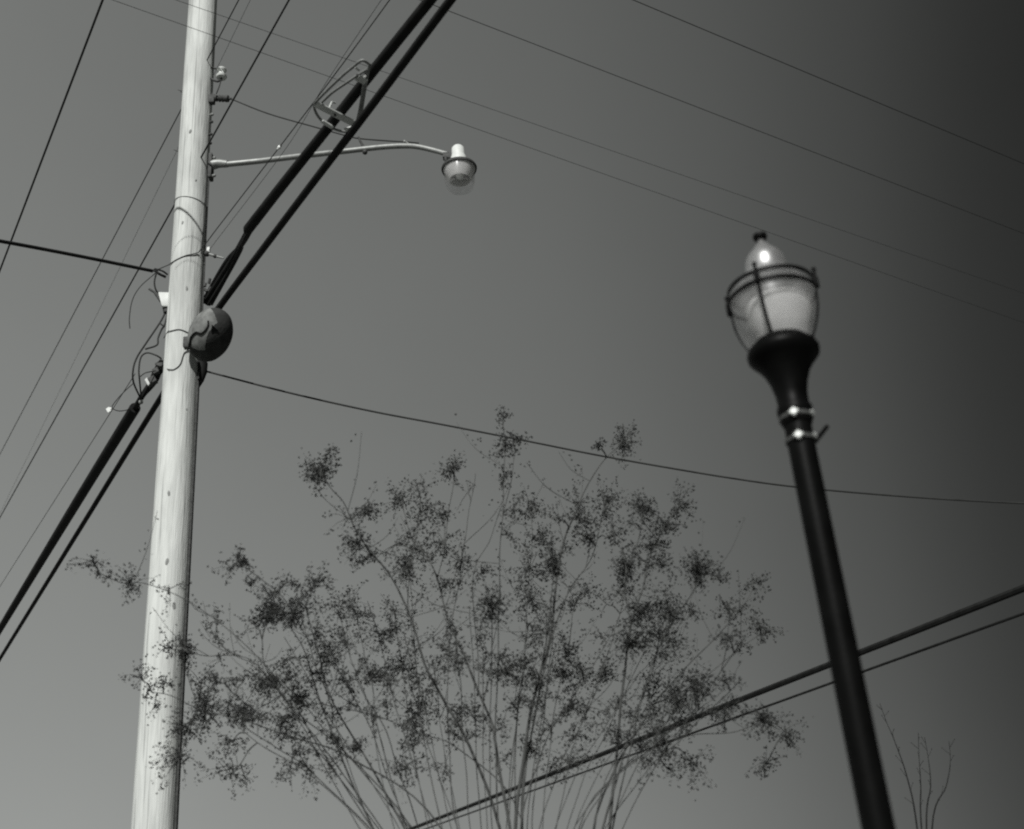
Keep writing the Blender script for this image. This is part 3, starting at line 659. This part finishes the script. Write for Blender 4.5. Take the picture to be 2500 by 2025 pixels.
# ------------------------------------------------------------------ crape myrtle
TY = 7.0
tb = at_y(1290, 1900, TY); TX = tb.x
tree = thing('crape_myrtle_tree', 'sparse multi-stemmed tree with dark seed clusters between the pole and the lamp post', 'tree', (TX, TY, 0))
limbs = [  # pixel path from the bottom of the picture up, width in pixels at the bottom, depth of tip
    ([(1208, 1821), (1198, 1759), (1141, 1619), (1099, 1525), (1068, 1416), (1047, 1370), (1011, 1323), (985, 1245)], 11, .3),
    ([(1141, 1816), (1084, 1707), (1037, 1619), (995, 1489), (949, 1401), (907, 1349), (866, 1292), (840, 1230), (809, 1196), (782, 1160)], 10, -.4),
    ([(824, 1821), (767, 1665), (741, 1582), (710, 1530), (690, 1490)], 8, -.5),
    ([(871, 1816), (819, 1722), (773, 1634), (757, 1577), (735, 1500)], 8, .2),
    ([(933, 1821), (907, 1676), (892, 1619), (870, 1500)], 6, .6),
    ([(1210, 1815), (1213, 1624), (1218, 1450), (1223, 1313), (1229, 1199), (1232, 1090), (1229, 1012)], 6, -.2),
    ([(1094, 1805), (1099, 1572), (1120, 1406), (1141, 1287), (1161, 1157)], 5, .7),
    ([(1166, 1700), (1166, 1598), (1156, 1401), (1198, 1313), (1226, 1225)], 5, .5),
    ([(1037, 1821), (1021, 1676), (1010, 1560), (1000, 1400)], 5, .9),
    ([(1286, 1816), (1322, 1624), (1343, 1520), (1352, 1400)], 9, -.3),
    ([(1281, 1821), (1312, 1676), (1343, 1546), (1359, 1432), (1380, 1310), (1405, 1251), (1426, 1199), (1473, 1126), (1515, 1085)], 12, .1),
    ([(1297, 1790), (1338, 1598), (1385, 1453), (1447, 1354), (1475, 1240)], 9, .5),
    ([(1509, 1811), (1525, 1650), (1540, 1520), (1566, 1437), (1587, 1360), (1613, 1308), (1655, 1240)], 11, -.2),
    ([(1540, 1780), (1582, 1665), (1613, 1546), (1630, 1480)], 9, .4),
    ([(1582, 1743), (1654, 1655), (1743, 1562), (1810, 1484), (1838, 1435)], 8, .2),
    ([(1545, 1800), (1600, 1600), (1649, 1510), (1691, 1448), (1706, 1395)], 6, -.5),
    ([(1260, 1820), (1275, 1650), (1290, 1450), (1300, 1300), (1290, 1220)], 5, .9),
    ([(1330, 1820), (1400, 1700), (1470, 1590), (1520, 1480), (1530, 1380)], 6, .7),
    ([(780, 1822), (700, 1690), (607, 1582), (470, 1475), (363, 1426), (300, 1425), (240, 1400)], 5, -.3),
    ([(800, 1840), (690, 1700), (627, 1622), (583, 1602), (510, 1602), (455, 1590)], 5, .1),
    ([(840, 1830), (720, 1734), (651, 1636), (640, 1560)], 6, -.4),
    ([(860, 1850), (720, 1800), (600, 1760), (500, 1735), (420, 1700), (370, 1690)], 6, .2),
    ([(1120, 1830), (1020, 1790), (930, 1750), (760, 1715)], 5, -.2),
    ([(1560, 1850), (1680, 1800), (1790, 1790), (1875, 1765), (1920, 1790)], 5, .3),
    ([(1600, 1740), (1680, 1690), (1740, 1640), (1810, 1580), (1870, 1545)], 4, .6),
    ([(757, 1577), (700, 1470), (640, 1420), (585, 1375)], 4, -.6),
    ([(995, 1489), (1000, 1400), (1015, 1300), (1025, 1210)], 4, -.2),
    ([(1068, 1416), (1085, 1340), (1095, 1250), (1110, 1155)], 3.5, .2),
    ([(1540, 1520), (1530, 1420), (1560, 1320), (1572, 1250)], 4, -.5),
]
rf = random.Random(5)
for k in range(34):
    x0 = 760 + k * 25 + rf.uniform(-15, 15); lean = (x0 - 1190) / 430
    x1 = 1190 + lean * rf.uniform(560, 760); y1 = rf.uniform(1440, 1700) + abs(lean) * 60
    xm = x0 + (x1 - x0) * rf.uniform(.3, .5); limbs.append(([(x0, 1900), (xm, 1900 - (1900 - y1) * .45), (x0 + (x1 - x0) * .75, 1900 - (1900 - y1) * .75), (x1, y1)], rf.uniform(3, 5), rf.uniform(-.8, .9)))
limb_nodes = []
fork = Vector((TX, TY, 0.75))
for i, (pl, w0, dz) in enumerate(limbs):
    start_low = pl[0][1] > 1735
    m_ = len(pl); y_b = TY + (0.10 * math.sin(i * 2.4) if start_low else dz * .5)
    pts = [at_y(x, y, y_b + (TY + dz - y_b) * (j / (m_ - 1))) for j, (x, y) in enumerate(pl)]
    if start_low:                                      # carry the stem on down to the fork near the ground
        p0, d0 = pts[0], (pts[0] - pts[1]).normalized()
        fk = fork + Vector((.10 * math.cos(i * 2.1), .10 * math.sin(i * 2.1), .05 * (i % 4)))
        mid1 = p0 + d0 * (p0 - fk).length * .30; mid1 = mid1.lerp(fk.lerp(p0, .66), .45); mid2 = fk.lerp(p0, .3)
        pts = [fk, mid2, mid1] + pts
    sp_ = spline(pts, 6)
    for k_ in range(1, len(sp_) - 1): sp_[k_] = sp_[k_] + noise.noise_vector(sp_[k_] * 3.1 + Vector((i, 0, 0))) * .012
    w0 = w0 * .64
    z_ = (pts[0] - CAM).dot(cf); r_b = w0 * z_ / FPX / 2
    if start_low: r_b = w0 * (pts[3] - CAM).dot(cf) / FPX / 2 * 1.35
    L = len(sp_); rad = [max(.0026, r_b * (1 - .80 * (j / (L - 1)) ** .9)) for j in range(L)]
    MB().tube(sp_, rad, 8).build('limb', BARK, tree)
    limb_nodes.append(sp_[(20 if start_low else 2):])
mb = MB(); tr_p = [Vector((TX, TY, -.05)), Vector((TX + .01, TY, .15)), Vector((TX, TY + .01, .45)), fork + Vector((0, 0, .12))]
mb.tube(spline(tr_p, 6), [.21 - .0036 * i for i in range(19)], 18).build('trunk', BARK, tree)

clusters = [  # px, py, rx, ry, leaves
    (778, 1152, 46, 55, 150), (805, 1092, 22, 42, 22), (885, 1256, 42, 24, 48), (905, 1240, 16, 16, 26), (975, 1225, 46, 48, 85), (1022, 1198, 52, 44, 34), (1106, 1150, 36, 44, 70),
    (1235, 1082, 46, 44, 66), (1266, 1072, 24, 14, 34), (1230, 1020, 24, 32, 26), (1230, 1165, 20, 32, 34), (868, 1325, 44, 38, 60), (880, 1376, 20, 16, 22), (905, 1360, 16, 18, 30), (1000, 1385, 52, 66, 110),
    (1082, 1318, 48, 46, 70), (1128, 1362, 38, 42, 60), (1095, 1420, 40, 46, 44), (1205, 1478, 62, 50, 95), (1292, 1380, 50, 60, 80), (1292, 1222, 46, 52, 44), (1330, 1300, 30, 40, 34), (718, 1500, 56, 66, 110), (770, 1418, 40, 46, 70),
    (850, 1468, 64, 60, 80), (935, 1540, 64, 50, 64), (830, 1560, 50, 40, 44), (735, 1708, 46, 34, 100), (948, 1660, 62, 52, 80), (1012, 1750, 60, 40, 78), (1110, 1600, 70, 44, 60), (1238, 1640, 58, 40, 110),
    (1302, 1648, 40, 28, 50), (905, 1640, 32, 34, 34), (1150, 1740, 50, 50, 40), (1060, 1660, 36, 46, 44), (1180, 1400, 36, 36, 40), (960, 1480, 44, 44, 44),
    (1526, 1080, 44, 54, 105), (1458, 1092, 24, 18, 26), (1478, 1222, 46, 46, 76), (1418, 1268, 52, 40, 80), (1571, 1248, 50, 52, 105), (1662, 1232, 34, 60, 84), (1618, 1286, 40, 30, 60), (1350, 1362, 38, 66, 120), (1432, 1310, 50, 40, 76),
    (1528, 1378, 44, 60, 140), (1500, 1310, 30, 34, 50), (1592, 1332, 52, 30, 60), (1706, 1393, 48, 54, 150), (1762, 1410, 26, 22, 30), (1836, 1424, 34, 36, 52), (1625, 1380, 30, 30, 36), (1570, 1490, 70, 62, 140), (1640, 1498, 50, 54, 86),
    (1776, 1490, 46, 34, 60), (1876, 1540, 30, 32, 42), (1695, 1496, 18, 14, 20), (1812, 1574, 18, 26, 30), (1538, 1568, 70, 62, 150), (1480, 1640, 50, 50, 84), (1392, 1580, 56, 56, 90), (1378, 1640, 42, 38, 60),
    (1300, 1460, 50, 46, 90), (1440, 1440, 40, 40, 50), (1650, 1570, 40, 44, 50), (1400, 1728, 46, 36, 60), (1700, 1680, 50, 52, 100), (1766, 1660, 50, 30, 30), (1740, 1742, 46, 18, 34), (1660, 1730, 40, 26, 34), (1868, 1762, 64, 44, 110), (1925, 1800, 34, 40, 50), (1500, 1788, 38, 30, 60),
    (585, 1370, 40, 36, 70), (665, 1482, 42, 62, 150), (700, 1420, 30, 40, 40), (320, 1430, 56, 42, 66), (236, 1398, 10, 9, 10), (262, 1412, 22, 14, 10), (450, 1592, 28, 46, 110), (405, 1576, 34, 34, 36), (398, 1670, 32, 22, 36), (358, 1690, 18, 26, 20), (376, 1730, 26, 26, 16),
    (522, 1660, 30, 24, 36), (500, 1742, 58, 56, 130), (592, 1738, 40, 36, 76), (652, 1664, 52, 60, 120), (450, 1790, 46, 50, 90), (608, 1432, 44, 34, 26), (560, 1812, 60, 30, 60), (690, 1790, 50, 30, 40), (480, 1690, 40, 40, 40),
    (430, 1870, 60, 50, 70), (560, 1900, 70, 60, 80), (760, 1880, 80, 60, 70), (1000, 1880, 90, 60, 80), (1400, 1860, 80, 60, 70), (1700, 1870, 80, 50, 70), (1860, 1880, 60, 50, 50),
]
rs = random.Random(21)
loose = []
for nodes in limb_nodes:                               # looser sprays between the tight clusters
    for p in nodes[::4]:
        u, v_ = project(p)
        if 1180 < v_ < 1990: loose.append((u + rs.uniform(-55, 55), v_ + rs.uniform(-50, 30), rs.uniform(28, 58), rs.uniform(24, 52), rs.randint(12, 40)))
rs.shuffle(loose); clusters += loose[:290 - len(clusters)]
def leaf(mb, p, ln, wd):
    a = random.uniform(0, 6.28); t = Vector((math.cos(a), math.sin(a), random.uniform(-.9, .5))).normalized()
    s_ = t.cross(Vector((random.uniform(-1, 1), random.uniform(-1, 1), 1))).normalized(); n_ = t.cross(s_)
    c = p + t * ln * .5
    mb.add([p, c - s_ * wd * .5 + n_ * wd * .15, p + t * ln, c + s_ * wd * .5 + n_ * wd * .15, c - n_ * wd * .06], [(0, 1, 4), (1, 2, 4), (2, 3, 4), (3, 0, 4)])
def capsule(mb, p, r):
    q_ = Matrix.Rotation(random.uniform(0, 3), 3, Vector((random.uniform(-1, 1), random.uniform(-1, 1), random.uniform(-1, 1))).normalized())
    v = [q_ @ Vector(x) * r + p for x in ((1, 0, 0), (-1, 0, 0), (0, 1, 0), (0, -1, 0), (0, 0, 1.25), (0, 0, -1.25))]
    mb.add(v, [(0, 2, 4), (2, 1, 4), (1, 3, 4), (3, 0, 4), (2, 0, 5), (1, 2, 5), (3, 1, 5), (0, 3, 5)])
for (px, py, rx, ry, nl) in clusters:
    # depth: that of the nearest limb in the picture
    best, bd, bl = None, 1e9, None
    for nodes in limb_nodes:
        for p in nodes:
            u, v = project(p); d = (u - px) ** 2 + (v - (py + ry * .4)) ** 2
            if d < bd: bd, best = d, p
    yc = best.y + random.uniform(-.25, .25)
    C = at_y(px, py, yc); z_ = (C - CAM).dot(cf); a_, b_ = rx * z_ / FPX, ry * z_ / FPX
    tw = MB(); lf = MB(); sd2 = MB()
    base = best
    root = C + (base - C) * min(1, (b_ * .7) / max(.01, (base - C).length)) if (base - C).length > b_ * .7 else base
    tw.tube(spline([base, base.lerp(root, .5) + Vector((0, 0, .02)), root, C], 4), [.0048] * 5 + [.0034] * 8, 5)
    nt_ = max(6, int(nl / 3.6)); cnt = 0
    for k in range(nt_):
        while True:
            v = Vector((random.uniform(-1, 1), random.uniform(-1, 1), random.uniform(-1, 1)))
            if v.length < 1: break
        v = v.normalized() * (random.random() ** .40) * (1.08 if nl >= 100 else 1.22)
        e = C + cr * v.x * a_ + cu * v.y * b_ + cf * v.z * (a_ + b_) * .5
        s0 = root.lerp(C, random.uniform(0, 1)); path = spline([s0, s0.lerp(e, .5) + Vector((0, 0, .012)), e], 3)
        tw.tube(path, [.0022] * 4 + [.0013] * 3, 4)
        per = max(3, int(nl * (3.4 if nl >= 100 else 2.8) / nt_))
        for j in range(per):
            t = 1.08 - .75 * random.random() ** 1.6; p = s0.lerp(e, t) + Vector((random.gauss(0, 1), random.gauss(0, 1), random.gauss(0, 1))) * .017
            if random.random() < .55: capsule(sd2, p, random.uniform(.0038, .0076))
            else: leaf(lf, p, random.uniform(.014, .031), random.uniform(.008, .016))
    o = tw.build('cluster_twigs', BARK, tree)
    c1_ = lf.build('cluster_leaves', LEAF, o, False); c1_['kind'] = 'stuff'
    c2_ = sd2.build('seed_capsules', SEED, o, False); c2_['kind'] = 'stuff'
# fine side shoots so the limbs do not stand bare
fine = MB(); fl = MB(); fs2 = MB()
for nodes in limb_nodes:
    for p in nodes[4:int(len(nodes) * .8)]:
        if random.random() < .24:
            d = Vector((random.uniform(-1, 1), random.uniform(-.6, .6), random.uniform(.2, 1.2))).normalized() * random.uniform(.15, .55)
            e = p + d; m1 = p + d * .5 + Vector((d.x * .12, 0, -.02))
            fine.tube(spline([p, m1, e], 4), [.0026] * 5 + [.0016] * 4, 4)
            for j in range(random.randint(3, 12)):
                t = random.uniform(.35, 1.02); q_ = p + d * t + Vector((random.gauss(0, .02), random.gauss(0, .02), random.gauss(0, .02)))
                if random.random() < .5: capsule(fs2, q_, random.uniform(.005, .008))
                else: leaf(fl, q_, random.uniform(.018, .032), random.uniform(.010, .017))
o = fine.build('side_shoots', BARK, tree); o['kind'] = 'stuff'
x = fl.build('side_leaves', LEAF, o, False); x['kind'] = 'stuff'
x = fs2.build('side_capsules', SEED, o, False); x['kind'] = 'stuff'

# ------------------------------------------------------------------ bare sapling at the lower right
BY = 9.0
bb = at_y(2250, 2300, BY)
sap = thing('bare_sapling', 'leafless twigs poking up at the bottom right corner', 'sapling', (bb.x, BY, 0))
tw_px = [[(2240, 2030), (2215, 1900), (2185, 1812), (2165, 1765), (2148, 1718)], [(2250, 2030), (2248, 1920), (2244, 1850), (2242, 1790)], [(2262, 2030), (2272, 1920), (2266, 1850), (2257, 1800)], [(2275, 2030), (2310, 1920), (2320, 1860), (2317, 1810)]]
fk = Vector((bb.x, BY, 1.1))
for i, pl in enumerate(tw_px):
    pts = [fk] + [at_y(x, y, BY + .12 * math.sin(i * 2)) for x, y in pl]; sp_ = spline(pts, 6)
    mb = MB().tube(sp_, [max(.0020, .008 * (1 - j / len(sp_))) for j in range(len(sp_))], 6)
    for j in range(8, len(sp_) - 1, 2):
        e = sp_[j] + Vector((random.uniform(-.05, .05), random.uniform(-.04, .04), random.uniform(.02, .07)))
        mb.tube([sp_[j], e], [.0024, .0014], 4).ball(e, .004, 6, 4)
    mb.build('twig', TWIG, sap)
MB().tube([Vector((bb.x, BY, -.03)), Vector((bb.x + .01, BY, .6)), fk], [.03, .024, .018], 10).build('trunk', TWIG, sap)

for o in bpy.data.objects:
    if '_o' in o: del o['_o']
